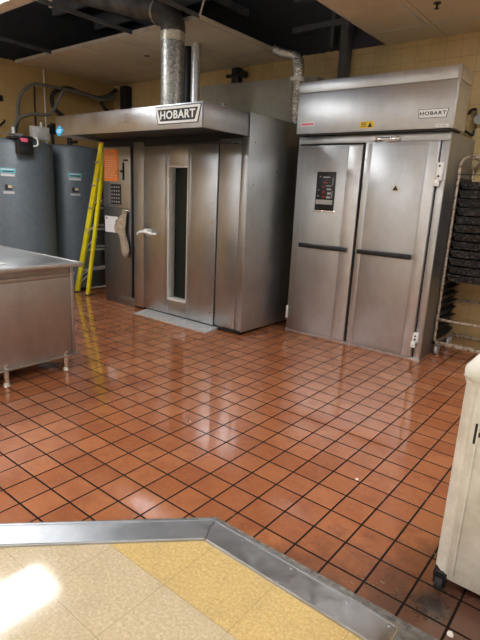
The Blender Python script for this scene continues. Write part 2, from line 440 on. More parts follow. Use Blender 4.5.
# hanging grid bars and wire in the opening
bm = bmesh.new(); box(bm, (-3.31,1.25,3.06),(-3.285,1.275,3.30)); 
tag(link('hanger_strap', bm, 'tbar'), 'short pale metal strap hanging in the dark ceiling opening', 'strap')
bm = bmesh.new(); tube(bm, [(-2.22,2.14,3.06),(-1.95,2.0,3.30),(-1.66,1.86,3.58)], .010, smooth=False)
tag(link('loose_grid_bar', bm, 'tbar'), 'loose pale bar slanting up into the opening right of the big duct', 'bar')
bm = bmesh.new(); cyl(bm, (-3.755,2.825,H-.004),(-3.755,2.825,H+.0), .035, n=20);  # flat black disc stands for the dark of a vent hole
tag(link('ceiling_vent_disc', bm, 'black'), 'small dark round cover in the ceiling board above the oven', 'vent')
t = thing('sprinkler_head', 'small dark sprinkler head under the ceiling boards at the top right', 'sprinkler', (-.27,2.91,H-.045))
bm = bmesh.new(); cyl(bm,(-.27,2.91,H-.04),(-.27,2.91,H+.06),.008); link('stem', bm, 'dark', t)
bm = bmesh.new(); cyl(bm,(-.27,2.91,H-.045),(-.27,2.91,H-.04),.018); link('deflector', bm, 'dark', t)
bm = bmesh.new(); cyl(bm,(-.27,2.91,H-.006),(-.27,2.91,H),.03); link('escutcheon', bm, 'dark', t)

# ------------------------------------------------------------------ rack oven
OX0, OX1, OY, OYB, OZ = -4.03, -1.713, 2.341, 3.72, 2.215
ov = thing('rack_oven', 'large stainless steel rack oven with projecting hood and tall narrow window', 'oven', ((OX0+OX1)/2, 3.0, 0))
bm = bmesh.new()
box(bm, (OX0,OY+.13,.03), (OX1-.002,OYB,OZ-.01), .006)
link('body', bm, 'steel_body', ov)
# right side skin with shallow flanges
bm = bmesh.new(); box(bm, (OX1-.004,OY+.0,.035), (OX1+.004,OYB-.01,OZ), .002)
sk = link('side_panel', bm, 'steel_body', ov)
for z in (.35,.75,1.15,1.55,1.95):
    bm = bmesh.new(); cyl(bm,(OX1+.004,2.43,z),(OX1+.008,2.43,z),.008,n=10); link('screw', bm, 'chrome', ov)
for z in (.5,1.1,1.7):
    bm = bmesh.new(); cyl(bm,(OX1+.004,2.82,z),(OX1+.008,2.82,z),.008,n=10); link('screw', bm, 'chrome', ov)
# front: right pillar panel, left pillar, door, control cabinet
link('front_panel', B(((-2.085,OY,.05),(-1.800,OY+.13,1.985)), bev=.004), 'steel_oven', ov)
link('front_panel', B(((-1.796,OY,.05),(OX1-.004,OY+.13,1.995)), bev=.004), 'steel_oven', ov)
link('front_panel', B(((-3.44,OY,.03),(-3.255,OY+.13,1.985)), bev=.004), 'steel_oven', ov)
link('front_panel', B(((-3.98,OY+.002,1.945),(-3.26,OY+.03,2.0)),((-3.26,OY+.02,1.93),(OX1-.004,OY+.14,2.21)),((-4.03,OY+.02,1.95),(-3.26,OY+.14,2.21))), 'dark', ov)  # dark colour stands in for shade below the hood
# door with window opening
DX0, DX1, DZ0, DZ1 = -3.245, -2.095, .045, 1.935
wx0, wx1, wz0, wz1 = -2.812, -2.518, .225, 1.715
dr = link('door', B(((DX0,OY-.012,DZ0),(wx0-.0,OY+.03,DZ1)), ((wx1,OY-.012,DZ0),(DX1,OY+.03,DZ1)), ((wx0,OY-.012,DZ0),(wx1,OY+.03,wz0)), ((wx0,OY-.012,wz1),(wx1,OY+.03,DZ1)), bev=.002), 'steel_oven', ov)
link('centre_strip', B(((-2.868,OY-.017,DZ0+.005),(-2.824,OY-.010,DZ1-.005)), ((-2.506,OY-.017,DZ0+.005),(-2.472,OY-.010,DZ1-.005)), bev=.001), 'steel_oven', dr)
link('window_glass', B(((wx0-.02,OY+.085,wz0-.03),(wx1+.02,OY+.092,wz1+.02))), 'glass', dr, smooth=False)
M['jamb'] = noisy('jamb_reflection_pale', (.66,.64,.60), (.78,.76,.72), .4, 14, .05, .25)  # pale, hardly metallic colour stands for light reflected on the jamb
link('window_frame', B(((wx0-.012,OY-.018,wz0),(wx0+.004,OY+.084,wz1)), ((wx1-.004,OY-.018,wz0),(wx1+.008,OY+.084,wz1)), ((wx0-.012,OY-.018,wz1-.008),(wx1+.008,OY+.084,wz1+.01)), ((wx0-.012,OY-.022,wz0-.012),(wx1+.008,OY+.084,wz0+.012)), bev=.003), 'jamb', dr)
hd = bmesh.new(); tube(hd, [(-3.30,OY-.055,.935),(-3.25,OY-.065,.962),(-3.14,OY-.07,.975),(-3.04,OY-.068,.960),(-2.965,OY-.06,.965)], .017, n=12)
box(hd, (-3.18,OY-.075,.965),(-3.10,OY-.010,1.01), .012); box(hd, (-3.17,OY-.04,.93),(-3.09,OY-.010,1.0), .008)
link('handle', hd, 'white_plastic', dr)
for z in (.18,.6,1.35,1.8):
    for x in (-2.14, -3.20):
        bm = bmesh.new(); cyl(bm,(x,OY-.012,z),(x,OY-.016,z),.007,n=10); link('bolt', bm, 'chrome', dr)
bm = bmesh.new(); cyl(bm,(-2.15,OY-.012,1.16),(-2.15,OY-.03,1.16),.016,n=14); link('catch', bm, 'chrome', dr)
link('bottom_gasket', B(((DX0,OY+.0,.02),(OX1-.02,OY+.06,.05))), 'gap', ov, smooth=False)
link('side_gap', B(((-3.478,OY+.03,.12),(-3.442,OY+.05,1.95))), 'gap', ov, smooth=False)  # black strip stands for shade between control cabinet and pillar
link('bumper_rail', B(((-2.72,OY-.14,1.925),(-1.83,OY-.10,1.945)), ((-2.72,OY-.10,1.93),(-2.70,OY,1.94)), ((-1.86,OY-.10,1.93),(-1.84,OY,1.94)), bev=.003), 'dark', ov)
# control cabinet
cc = link('control_cabinet', B(((-4.03,OY,.115),(-3.485,OY+.13,1.945)), bev=.004), 'steel_dark', ov)
link('upper_plate', B(((-4.02,OY-.006,1.225),(-3.495,OY,1.935)), bev=.002), 'steel_body', cc)
link('lower_plate', B(((-4.02,OY-.004,.13),(-3.495,OY,1.215)), bev=.002), 'steel_dark', cc)
kp = link('keypad', B(((-3.865,OY-.010,1.265),(-3.665,OY-.005,1.505))), 'black', ov, smooth=False)
for i in range(5):
    for j in range(4): link('key', B(((-3.85+.046*j, OY-.012, 1.285+.044*i), (-3.85+.046*j+.020, OY-.009, 1.285+.044*i+.018))), 'grey_label', kp, smooth=False)
link('switch_slot', B(((-3.622,OY-.02,1.555),(-3.600,OY-.005,1.76)), ((-3.665,OY-.02,1.645),(-3.60,OY-.005,1.672)), ((-3.61,OY-.016,1.775),(-3.53,OY-.005,1.795)), bev=.003), 'black', cc)
bm = bmesh.new(); cyl(bm,(-3.555,OY-.005,1.19),(-3.555,OY-.05,1.19),.014); box(bm,(-3.64,OY-.02,1.180),(-3.50,OY-.005,1.205),.004)
cyl(bm,(-3.555,OY-.05,1.19),(-3.555,OY-.065,1.19),.02); link('latch_knob', bm, 'chrome', cc)
link('kick_plate', B(((-4.03,OY+.01,.0),(-3.44,OY+.14,.113)), bev=.003), 'steel_dark', ov)
# feet
for x in (-3.9,-2.9,-1.80):
    for y in (2.42,3.62):
        bm = bmesh.new(); cyl(bm,(x,y,0),(x,y,.035),.03,n=16); link('foot', bm, 'dark', ov)
# ramp plate
bm = bmesh.new(); prism(bm, [(2.14,0),(2.345,0),(2.345,.03),(2.16,.008),(2.14,.006)], 0, -3.20, -2.03)
link('ramp_plate', bm, 'alu', ov)
# hood
hx0, hx1, hy0, hz0, hz1 = -4.0, -1.722, 1.69, 2.0, 2.205
bm = bmesh.new()
box(bm, (hx0,hy0,hz0),(hx1,hy0+.012,hz1),.004); box(bm,(hx1-.012,hy0,hz0),(hx1,OY+.02,hz1),.004); box(bm,(hx0,hy0,hz0),(hx0+.012,OY+.02,hz1),.004)
box(bm,(hx0,hy0,hz1-.012),(hx1,OY+.05,hz1+.004),.004)
ho = link('hood', bm, 'steel_hood', ov)
link('hood_liner', B(((hx0+.012,hy0+.012,hz0+.03),(hx1-.012,OY+.03,hz0+.045))), 'dark', ho, smooth=False)  # liner coloured dark for the shade inside the hood
# nameplate: white bordered dark trapezoid with raised letters
cx, cz = -2.03, 2.118
def trap(w0, w1, h): return [(cx-w0, cz+h), (cx+w0, cz+h), (cx+w1, cz-h), (cx-w1, cz-h)]
bm = bmesh.new(); prism(bm, trap(.295,.255,.077), 1, hy0-.004, hy0); npl = link('nameplate', bm, 'black', ov, smooth=False)
bm = bmesh.new(); prism(bm, trap(.285,.246,.070), 1, hy0-.006, hy0-.003); link('nameplate_border', bm, 'white_paint', npl, smooth=False)
bm = bmesh.new(); prism(bm, [(a+(0 if True else 0), b) for a, b in trap(.255,.218,.050)], 1, hy0-.008, hy0-.005); link('nameplate_field', bm, 'black', npl, smooth=False)
text('lettering', 'HOBART', .094, (cx, hy0-.0085, cz-.002), 'white_paint', npl, bold=.0026, sx=1.12, space=1.1)
bm = bmesh.new(); tube(bm, [(-1.87,2.1,hz1+.004),(-1.87,2.1,hz1+.03),(-1.85,2.1,hz1+.055),(-1.83,2.1,hz1+.03)], .006); box(bm,(-1.93,2.06,hz1+.004),(-1.76,2.14,hz1+.010),.002); link('top_hook', bm, 'chrome', ho)
# blue sticker hanging at hood's left end
bm = bmesh.new(); prism(bm, [(-3.925+.062*(1+.18*math.cos(4*a))*math.cos(a), 2.05+.048*(1+.18*math.cos(4*a))*math.sin(a)) for a in [k*PI/12 for k in range(24)]], 1, hy0-.003, hy0)
bs = link('price_sticker', bm, 'blue', ov, smooth=False); bs['label'] = 'bright blue splash-shaped sticker on the hood corner'
bm = bmesh.new()
for i, (w, dz) in enumerate(((.03,.015),(.045,0),(.03,-.017))): box(bm, (-3.925-w, hy0-.0045, 2.05+dz-.004), (-3.925+w, hy0-.003, 2.05+dz+.004))
link('sticker_print', bm, 'white_label', bs, smooth=False)

# things on the oven
bm = bmesh.new(); box(bm, (-3.985,OY-.010,1.54),(-3.715,OY-.0065,1.915)); 
for v in bm.verts: v.co.y -= .002*abs(math.sin(9*v.co.x))
nt = tag(link('orange_notice', bm, 'orange', smooth=False), 'orange sheet of small print taped to the top of the oven control panel', 'notice')
bm = bmesh.new()
for i in range(13):
    z = 1.885-.025*i; x = -3.965
    while x < -3.76:
        w = random.uniform(.012,.04); box(bm, (x,OY-.0155,z-.006),(min(x+w,-3.735),OY-.0145,z+.005)); x += w+.012
M['print'] = mat('pale_print', (.90,.62,.40), .7)
link('print', bm, 'print', nt, smooth=False)
pl = tag(link('white_card', B(((-3.99,OY-.012,.912),(-3.735,OY-.0065,1.112))), 'paper', smooth=False), 'white paper card with small black mark on the lower control cabinet door', 'card')
link('print', B(((-3.965,OY-.0135,1.078),(-3.94,OY-.0118,1.095)),), 'black', pl, smooth=False)
# canvas mitt hanging from the knob
bm = bmesh.new()
prof = [(-3.565,1.175,.020,.018),(-3.60,1.13,.050,.024),(-3.655,1.06,.095,.032),(-3.66,.99,.088,.036),(-3.635,.92,.068,.034),(-3.605,.85,.055,.032),(-3.585,.78,.060,.036),(-3.575,.71,.062,.036),(-3.57,.66,.048,.028),(-3.57,.635,.02,.015)]
rings = []
for k, (x,z,rx,ry) in enumerate(prof):
    rings.append([bm.verts.new((x+.03+rx*math.cos(a)*(1+.10*math.sin(5*a+k)), OY-.05+ry*math.sin(a), z+.012*math.sin(3*a+k))) for a in [2*PI*j/20 for j in range(20)]])
for a, b in zip(rings, rings[1:]):
    for k in range(20): bm.faces.new((a[k], a[(k+1)%20], b[(k+1)%20], b[k]))
bm.faces.new(rings[0]); bm.faces.new(rings[-1])
mt = thing('oven_mitt', 'worn tan canvas oven mitt hanging from the control cabinet knob', 'mitt', (-3.6,OY-.05,.635))
link('glove', bm, 'mitt', mt)
bm = bmesh.new(); tube(bm, [(-3.555,OY-.052,1.213),(-3.535,OY-.052,1.19),(-3.565,OY-.05,1.165),(-3.58,OY-.052,1.19),(-3.555,OY-.052,1.213)], .005); link('hanging_loop', bm, 'mitt', mt)
bm = bmesh.new(); tube(bm, [(-3.67,OY-.06,1.04),(-3.705,OY-.065,1.0),(-3.695,OY-.065,.95),(-3.66,OY-.06,.92)], .020); link('thumb', bm, 'mitt', mt)

# ------------------------------------------------------------------ proofing cabinet
PX0, PX1, PY, PYB = -1.545, -.025, 2.965, 3.72
pc = thing('proofing_cabinet', 'tall stainless two-door proofing cabinet with black bar handles and high header', 'cabinet', ((PX0+PX1)/2, 3.3, 0))
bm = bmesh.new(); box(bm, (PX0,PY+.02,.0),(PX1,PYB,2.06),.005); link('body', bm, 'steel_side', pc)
link('frame', B(((PX0,PY,.0),(-1.526,PY+.03,2.04)), ((-.090,PY,.0),(PX1,PY+.03,1.983)), ((PX0,PY-.002,1.985),(PX1,PY+.03,2.056)), bev=.003), 'steel_light', pc)
link('door_gap', B(((-1.526,PY+.005,.0),(-.09,PY+.019,1.984))), 'gap', pc, smooth=False)
def pdoor(x0, x1, ztop, px0, px1, hx0, hx1):
    d = link('door', B(((x0,PY-.03,.018),(x1,PY+.012,ztop)), bev=.005), 'steel', pc)
    link('door_skin', B(((px0,PY-.034,.045),(px1,PY-.029,ztop-.04)), bev=.002), 'steel_door', d)
    h = bmesh.new(); box(h, (hx0,PY-.085,.945),(hx1,PY-.060,.990),.008)
    box(h,(hx0+.03,PY-.065,.955),(hx0+.06,PY-.032,.98),.003); box(h,(hx1-.06,PY-.065,.955),(hx1-.03,PY-.032,.98),.003)
    link('handle', h, 'black', d)
    return d
M['bright'] = steel('bright_edge_steel', (.70,.695,.69), .36, .48, warp=.04)
M['steel_door'] = steel('door_skin_steel', (.60,.605,.61), .36, .48, brush=(70,70,1.2), warp=.05)
dl = pdoor(-1.522,-.808,1.965,-1.450,-.960,-1.415,-.865)
d2 = pdoor(-.783,-.100,1.985,-.712,-.205,-.745,-.205)
# edge strip of lighter steel along the meeting stile
link('stile_strip', B(((-.950,PY-.033,.03),(-.815,PY-.029,1.95)), bev=.001), 'bright', dl)
link('stile_strip', B(((-.777,PY-.033,.03),(-.72,PY-.029,1.97)), bev=.001), 'steel_light', d2)
link('stile_strip', B(((-.192,PY-.033,.03),(-.105,PY-.0285,1.97)), bev=.001), 'bright', d2)
# control display
cp = link('control_display', B(((-1.275,PY-.047,1.335),(-1.063,PY-.033,1.712)), bev=.004), 'black', pc)
link('display_bezel', B(((-1.30,PY-.037,1.315),(-1.045,PY-.033,1.335)), bev=.001), 'chrome', cp)
for x0,z0,x1,z1 in ((-1.19,1.60,-1.145,1.615),(-1.205,1.56,-1.18,1.572),(-1.20,1.505,-1.175,1.525),(-1.195,1.458,-1.17,1.475)): link('red_readout', B(((x0,PY-.0485,z0),(x1,PY-.0465,z1))), 'red_led', cp, smooth=False)
for x0,z0,x1,z1 in ((-1.24,1.66,-1.225,1.67),(-1.20,1.655,-1.12,1.665),(-1.09,1.58,-1.085,1.66),(-1.16,1.572,-1.10,1.580),(-1.15,1.535,-1.10,1.552),(-1.14,1.49,-1.10,1.515),(-1.15,1.455,-1.10,1.475),(-1.25,1.53,-1.235,1.54),(-1.25,1.47,-1.235,1.48),(-1.09,1.455,-1.083,1.53)): link('marking', B(((x0,PY-.0485,z0),(x1,PY-.0465,z1))), 'grey_label', cp, smooth=False)
bm = bmesh.new(); box(bm,(-1.265,PY-.0485,1.395),(-1.075,PY-.0465,1.44),.0); link('button_row', bm, 'grey_label', cp, smooth=False)
# triangle sticker
bm = bmesh.new(); prism(bm, [(-.485,1.548),(-.405,1.548),(-.445,1.61)], 1, PY-.037, PY-.034); tr = link('warning_triangle', bm, 'cream_label', pc, smooth=False)
bm = bmesh.new(); prism(bm, [(-.470,1.555),(-.420,1.555),(-.445,1.597)], 1, PY-.0385, PY-.0365); link('warning_print', bm, 'dark', tr, smooth=False)
# hinges
def hinge(x, z0, z1, par):
    bm = bmesh.new(); box(bm,(x-.022,PY-.045,z0+.05),(x+.028,PY-.005,z1),.005); box(bm,(x-.032,PY-.05,z0),(x+.01,PY-.01,z0+.055),.006)
    h = link('hinge', bm, 'white_paint', par)
    for z in (z0+.085, z1-.03):
        bm = bmesh.new(); cyl(bm,(x+.004,PY-.045,z),(x+.004,PY-.049,z),.009,n=10); link('screw', bm, 'black', h)
hinge(-.074,1.60,1.80,pc); hinge(-.082,.125,.27,pc)
bm = bmesh.new(); box(bm,(-1.538,PY-.04,.14),(-1.517,PY-.01,.28),.004); link('hinge', bm, 'white_paint', pc)
bm = bmesh.new(); box(bm,(-.73,PY-.045,1.993),(-.455,PY-.0,2.022),.008); cyl(bm,(-.70,PY-.045,2.008),(-.70,PY-.06,2.008),.022,n=16); cyl(bm,(-.60,PY-.05,1.99),(-.47,PY-.05,1.99),.008,n=10)
link('door_latch', bm, 'chrome', pc)
link('kick_strip', B(((PX0,PY-.012,0),(PX1,PY+.002,.018))), 'alu', pc, smooth=False)
# header
HY = 2.86
bm = bmesh.new(); box(bm,(-1.520,HY,2.07),(.012,3.19,2.445),.004); box(bm,(-1.520,HY-.004,2.447),(.017,3.19,2.55),.004); box(bm,(-.002,HY-.010,2.065),(.018,HY+.03,2.555),.003)
he = link('header', bm, 'steel_light', pc)
link('header_gap', B(((-1.518,HY+.006,2.058),(-.01,3.15,2.074))), 'gap', pc, smooth=False)  # black strip paints the shadow line below the header
lx, lz = -.168, 2.190
def trap2(w0, w1, h): return [(lx-w0, lz+h), (lx+w0, lz+h), (lx+w1, lz-h), (lx-w1, lz-h)]
bm = bmesh.new(); prism(bm, trap2(.128,.116,.036), 1, HY-.004, HY); p2 = link('nameplate', bm, 'black', pc, smooth=False)
bm = bmesh.new(); prism(bm, trap2(.123,.111,.032), 1, HY-.006, HY-.003); link('nameplate_field', bm, 'white_label', p2, smooth=False)
text('lettering', 'HOBART', .040, (lx, HY-.0065, lz), 'black', p2, bold=.0009, sx=1.3, space=1.12)
y1 = link('caution_sticker', B(((-.825,HY-.002,2.098),(-.690,HY,2.155))), 'yellow_label', pc, smooth=False)
bm = bmesh.new(); prism(bm,[(-.750,2.105),(-.705,2.105),(-.7275,2.148)],1,HY-.003,HY-.0015)
for z in (2.115,2.130,2.143): box(bm,(-.815,HY-.003,z-.003),(-.765,HY-.0015,z+.003))
link('caution_print', bm, 'dark', y1, smooth=False)
r1 = link('rating_label', B(((-1.475,HY-.002,2.138),(-1.315,HY,2.178))), 'white_label', pc, smooth=False)
link('rating_print', B(((-1.465,HY-.003,2.150),(-1.325,HY-.0015,2.168))), 'pink', r1, smooth=False)
s1 = link('model_label', B(((-.13,HY-.002,2.080),(-.025,HY,2.102))), 'white_label', pc, smooth=False)
link('model_print', B(((-.12,HY-.003,2.086),(-.09,HY-.0015,2.096)),((-.085,HY-.003,2.086),(-.04,HY-.0015,2.096))), 'grey_label', s1, smooth=False)

# ------------------------------------------------------------------ storage tanks
def tank(cx, cy, r, h, ang, label):
    t = thing('storage_tank', label, 'tank', (cx,cy,0))
    bm = bmesh.new(); lathe(bm, cx, cy, [(r,.03),(r,h-.03),(r-.012,h-.008),(r-.04,h+.008),(r*.5,h+.03),(.04,h+.035)], 64); link('jacket', bm, 'tank', t)
    bm = bmesh.new(); lathe(bm, cx, cy, [(r-.03,0),(r-.03,.035)], 40); link('base_ring', bm, 'dark', t)
    bm = bmesh.new(); lathe(bm, cx, cy, [(r+.002,h-.035),(r+.004,h-.025),(r+.002,h-.015)], 64); link('top_band', bm, 'tank', t)
    def patch(a0, a1, z0, z1, rr, m, name, parent):
        bm = bmesh.new(); n = 8; A = []; 
        for k in range(n+1):
            a = a0+(a1-a0)*k/n
            A.append([bm.verts.new((cx+q*math.cos(a), cy+q*math.sin(a), z)) for q, z in ((rr,z0),(rr,z1),(rr-.004,z1),(rr-.004,z0))])
        for a, b in zip(A, A[1:]):
            for k in range(4): bm.faces.new((a[k], a[(k+1)%4], b[(k+1)%4], b[k]))
        bm.faces.new(A[0]); bm.faces.new(A[-1]); return link(name, bm, m, parent)
    w = .092/r
    l = patch(ang-w, ang+w, 1.575, 1.635, r+.004, 'teal', 'brand_sticker', t); l['label'] = 'teal sticker with pale lettering'
    patch(ang-w*.8, ang+w*.8, 1.613, 1.623, r+.0055, 'white_label', 'sticker_print', l)
    patch(ang-w*.6, ang+w*.75, 1.588, 1.600, r+.0055, 'dark', 'sticker_print', l)
    l2 = patch(ang-w*.9, ang+w*.9, 1.535, 1.573, r+.004, 'grey_label', 'specification_label', t)
    patch(ang-w*.8, ang+w*.8, 1.545, 1.556, r+.0055, 'white_label', 'label_print', l2)
    l3 = patch(ang-w*.45, ang+w*.45, 1.375, 1.44, r+.004, 'dark', 'warning_label', t)
    patch(ang-w*.05, ang+w*.42, 1.40, 1.435, r+.0055, 'cream_label', 'warning_symbol', l3)
    patch(ang-w*.7, ang+w*.7, 1.33, 1.36, r+.004, 'grey_label', 'warning_text', t)
    return t
tank(-5.06, 1.76, .45, 1.965, math.radians(-41), 'large blue-grey cylindrical storage tank at the left edge, control box on its rim')
tank(-5.22, 2.66, .44, 1.985, math.radians(-27), 'blue-grey cylindrical storage tank standing behind the yellow ladder')

# black control device strapped to the first tank rim
t = thing('tank_controller', 'black plastic controller with pink label clipped to the left tank rim', 'controller', (-4.62,1.62,1.79))
bm = bmesh.new(); box(bm,(-4.620,1.520,1.80),(-4.550,1.720,1.965),.012); link('case', bm, 'black', t)
bm = bmesh.new(); box(bm,(-4.580,1.545,1.83),(-4.545,1.695,1.885),.006); link('display_window', bm, 'dark', t)
bm = bmesh.new(); box(bm,(-4.585,1.570,1.94),(-4.542,1.655,1.985),.006); link('pink_tag', bm, 'pink', t)
bm = bmesh.new(); tube(bm,[(-4.580,1.705,1.90),(-4.560,1.775,1.92),(-4.580,1.795,1.98),(-4.640,1.805,2.02)],.010); link('cable', bm, 'white_plastic', t)
bm = bmesh.new(); box(bm,(-4.780,1.495,1.975),(-4.580,1.755,2.0),.006); link('bracket', bm, 'black', t)
# valve pipework on the first tank
t = thing('tank_valve', 'small steel valve with lever on top of the left tank', 'valve', (-5.1,1.72,2.0))
bm = bmesh.new(); cyl(bm,(-5.16,1.80,1.99),(-5.16,1.80,2.16),.025); cyl(bm,(-5.16,1.72,2.07),(-5.16,1.92,2.07),.020); link('valve_body', bm, 'alu', t)
bm = bmesh.new(); box(bm,(-5.14,1.66,2.06),(-5.12,1.80,2.08),.004); link('lever', bm, 'chrome', t)
bm = bmesh.new(); cyl(bm,(-5.03,1.9,1.99),(-5.03,1.9,2.05),.035); cyl(bm,(-5.03,1.84,2.04),(-5.03,1.98,2.04),.018); link('fitting', bm, 'dark', t)
t = thing('junction_box', 'small silver metal junction box on a stalk between tank tops', 'box', (-5.1,2.13,1.99))
bm = bmesh.new(); box(bm,(-5.15,2.01,2.03),(-5.06,2.25,2.20),.006); link('case', bm, 'jbox', t)
bm = bmesh.new(); box(bm,(-5.058,2.02,2.04),(-5.052,2.24,2.19),.003); link('cover_plate', bm, 'jbox', t)
bm = bmesh.new(); cyl(bm,(-5.11,2.06,1.96),(-5.11,2.06,2.04),.016); link('stalk', bm, 'dark', t)
bm = bmesh.new(); cyl(bm,(-5.11,2.16,2.19),(-5.11,2.16,2.26),.013); link('cable_gland', bm, 'white_plastic', t)
t = thing('gas_regulator', 'dark round regulator fitting right of the junction box', 'regulator', (-5.15,2.36,2.0))
bm = bmesh.new(); cyl(bm,(-5.17,2.36,1.9),(-5.17,2.36,2.28),.022); link('riser', bm, 'dark', t)
bm = bmesh.new(); cyl(bm,(-5.20,2.36,2.20),(-5.10,2.36,2.20),.07,n=24); link('disc', bm, 'black', t)
bm = bmesh.new(); cyl(bm,(-5.17,2.62,2.0),(-5.17,2.62,2.14),.035); cyl(bm,(-5.17,2.62,2.06),(-5.0,2.62,2.06),.02)
tag(link('pipe_fitting', bm, 'dark'), 'dark pipe fitting on top of the tank behind the ladder', 'fitting')
# insulated pipes
def pipe(name, pts, r, m, lb, cat='pipe', n=12):
    bm = bmesh.new(); tube(bm, pts, r, n=n); return tag(link(name, bm, m), lb, cat)
pipe('insulated_pipe', [(-5.2,1.80,2.12),(-5.3,1.889,2.16),(-5.3,1.905,2.22),(-5.3,2.00,2.315),(-5.3,2.189,2.379),(-5.3,2.40,2.405),(-5.3,2.50,2.52),(-5.3,2.59,2.68),(-5.32,2.70,2.77),(-5.35,2.98,2.775),(-5.36,3.33,2.745),(-5.4,3.6,2.85)], .022, 'hose', 'grey insulated pipe rising from the left tank valve with an S bend')
pipe('insulated_pipe', [(-5.38,1.90,1.99),(-5.42,1.96,2.13),(-5.46,2.03,2.30),(-5.46,2.045,2.50),(-5.46,2.12,2.66),(-5.46,2.28,2.78),(-5.47,2.50,2.80),(-5.47,2.80,2.80),(-5.48,3.1,2.785),(-5.48,3.4,2.79),(-5.5,3.66,2.90)], .024, 'hose', 'grey insulated pipe arching highest over the left tank')
pipe('insulated_pipe', [(-5.5,2.86,2.35),(-5.55,2.78,2.44),(-5.55,2.64,2.53),(-5.55,2.60,2.66),(-5.55,2.67,2.77),(-5.56,2.87,2.845),(-5.56,3.12,2.815),(-5.56,3.40,2.80),(-5.56,3.60,2.87),(-5.56,3.74,2.98)], .030, 'hose_black', 'black insulated pipe curling down behind the second tank')
pipe('insulated_pipe', [(-5.45,3.70,2.58),(-5.5,3.60,2.60),(-5.5,3.44,2.68),(-5.5,3.44,2.78),(-5.5,3.62,2.87)], .024, 'hose_black', 'short black pipe hooked near the wall corner above the hood')
pipe('wall_conduit', [(-5.665,2.56,2.05),(-5.665,2.56,2.6),(-5.665,2.56,3.05)], .010, 'white_paint', 'thin white vertical conduit on the ochre wall', 'conduit')
pipe('wall_conduit', [(-5.665,2.40,2.05),(-5.665,2.40,2.45),(-5.665,2.41,2.80)], .012, 'dark', 'thin dark vertical conduit left of the white one on the ochre wall', 'conduit')
bm = bmesh.new(); box(bm,(-5.36,3.66,0),(-5.22,3.78,3.0),.006)
tag(link('corner_post', bm, 'dark'), 'dark square post in the far left wall corner', 'post')
bm = bmesh.new(); box(bm,(WX+.002,1.83,2.525),(WX+.03,1.945,2.60),.004)
tag(link('wall_outlet_box', bm, 'black'), 'small black box on the ochre wall at the left edge', 'box')
bm = bmesh.new(); tube(bm,[(WX+.01,1.86,2.19),(WX+.03,1.90,2.235),(WX+.03,1.94,2.27),(WX+.02,1.95,2.29)],.012)
tag(link('wall_bracket', bm, 'black'), 'small black slanted bracket on the ochre wall above the left tank', 'bracket')

# ------------------------------------------------------------------ yellow ladder
ld = thing('step_ladder', 'yellow fibreglass step ladder folded and leaning against the steel oven', 'ladder', (-4.5,2.6,0))
def rail(bm, a, b, w, dep):
    a = Vector(a); b = Vector(b); d = (b-a); q = d.to_track_quat('Z','Y').to_matrix()
    # C-channel: web + two flanges
    L = d.length
    vs = box(bm, (-w/2,-.004,0),(w/2,.004,L),.002) + box(bm,(-w/2,0,0),(-w/2+.006,dep,L),.002) + box(bm,(w/2-.006,0,0),(w/2,dep,L),.002)
    for v in set(vs):
        c = v.co; v.co = a + Vector((1,0,0))*c.x + Vector((0,1,0))*c.y + d.normalized()*c.z
fy = 2.35; byy = 2.93
tops = -4.145
for y, nm in ((fy,1),(byy,-1)):
    bm = bmesh.new(); rail(bm,(-4.72,y,.014),(tops,y+.06*nm,2.0),.088,.03*nm); link('front_rail', bm, 'yellow', ld)
    bm = bmesh.new(); rail(bm,(-4.425,y-.03,.014),(tops+.02,y+.07*nm,1.86),.055,.03*nm); link('rear_rail', bm, 'yellow', ld)
    for x in (-4.72,-4.425):
        bm = bmesh.new(); box(bm,(x-.042,y-.035,0),(x+.042,y+.035,.016),.004); link('foot', bm, 'rubber', ld)
def lx_at(z, x0, z1): return x0 + (tops-x0)*(z-.03)/(z1-.03)
for k in range(6):
    z = .32+.29*k; x = lx_at(z,-4.70,2.0)
    bm = bmesh.new(); box(bm,(x-.030,fy+.02,z-.012),(x+.028,byy-.01,z+.012),.003); link('step', bm, 'alu', ld)
for k in range(6):
    z = .10+.29*k; x = lx_at(z,-4.425,1.86)
    bm = bmesh.new(); cyl(bm,(x,fy+.01,z),(x,byy-.01,z),.013,n=12); link('rear_rung', bm, 'alu', ld)
for k in range(3):
    z = .14+.50*k; bm = bmesh.new()
    tube(bm,[(lx_at(z,-4.70,2.0),fy+.03,z),(lx_at(z+.14,-4.70,2.0)+.04,fy+.18,z+.16)],.009,smooth=False); link('brace', bm, 'alu', ld)
for z in (.36,.95,):
    bm = bmesh.new(); tube(bm,[(lx_at(z,-4.70,2.0),fy+.02,z-.1),(lx_at(z,-4.40,1.86),fy+.02,z+.02)],.008,smooth=False); link('spreader', bm, 'alu', ld)
bm = bmesh.new(); box(bm,(tops-.05,fy+.05,1.99),(tops+.05,byy-.05,2.01),.006); link('top_cap', bm, 'orange_label', ld)

# ------------------------------------------------------------------ steel table
TX, TY = -1.93, .605
tb_ = thing('work_table', 'stainless steel worktable with enclosed side panel at the left edge', 'table', (-2.7,.1,0))
bm = bmesh.new(); box(bm,(-3.75,-.75,.868),(TX-.03,TY,.888),.003)
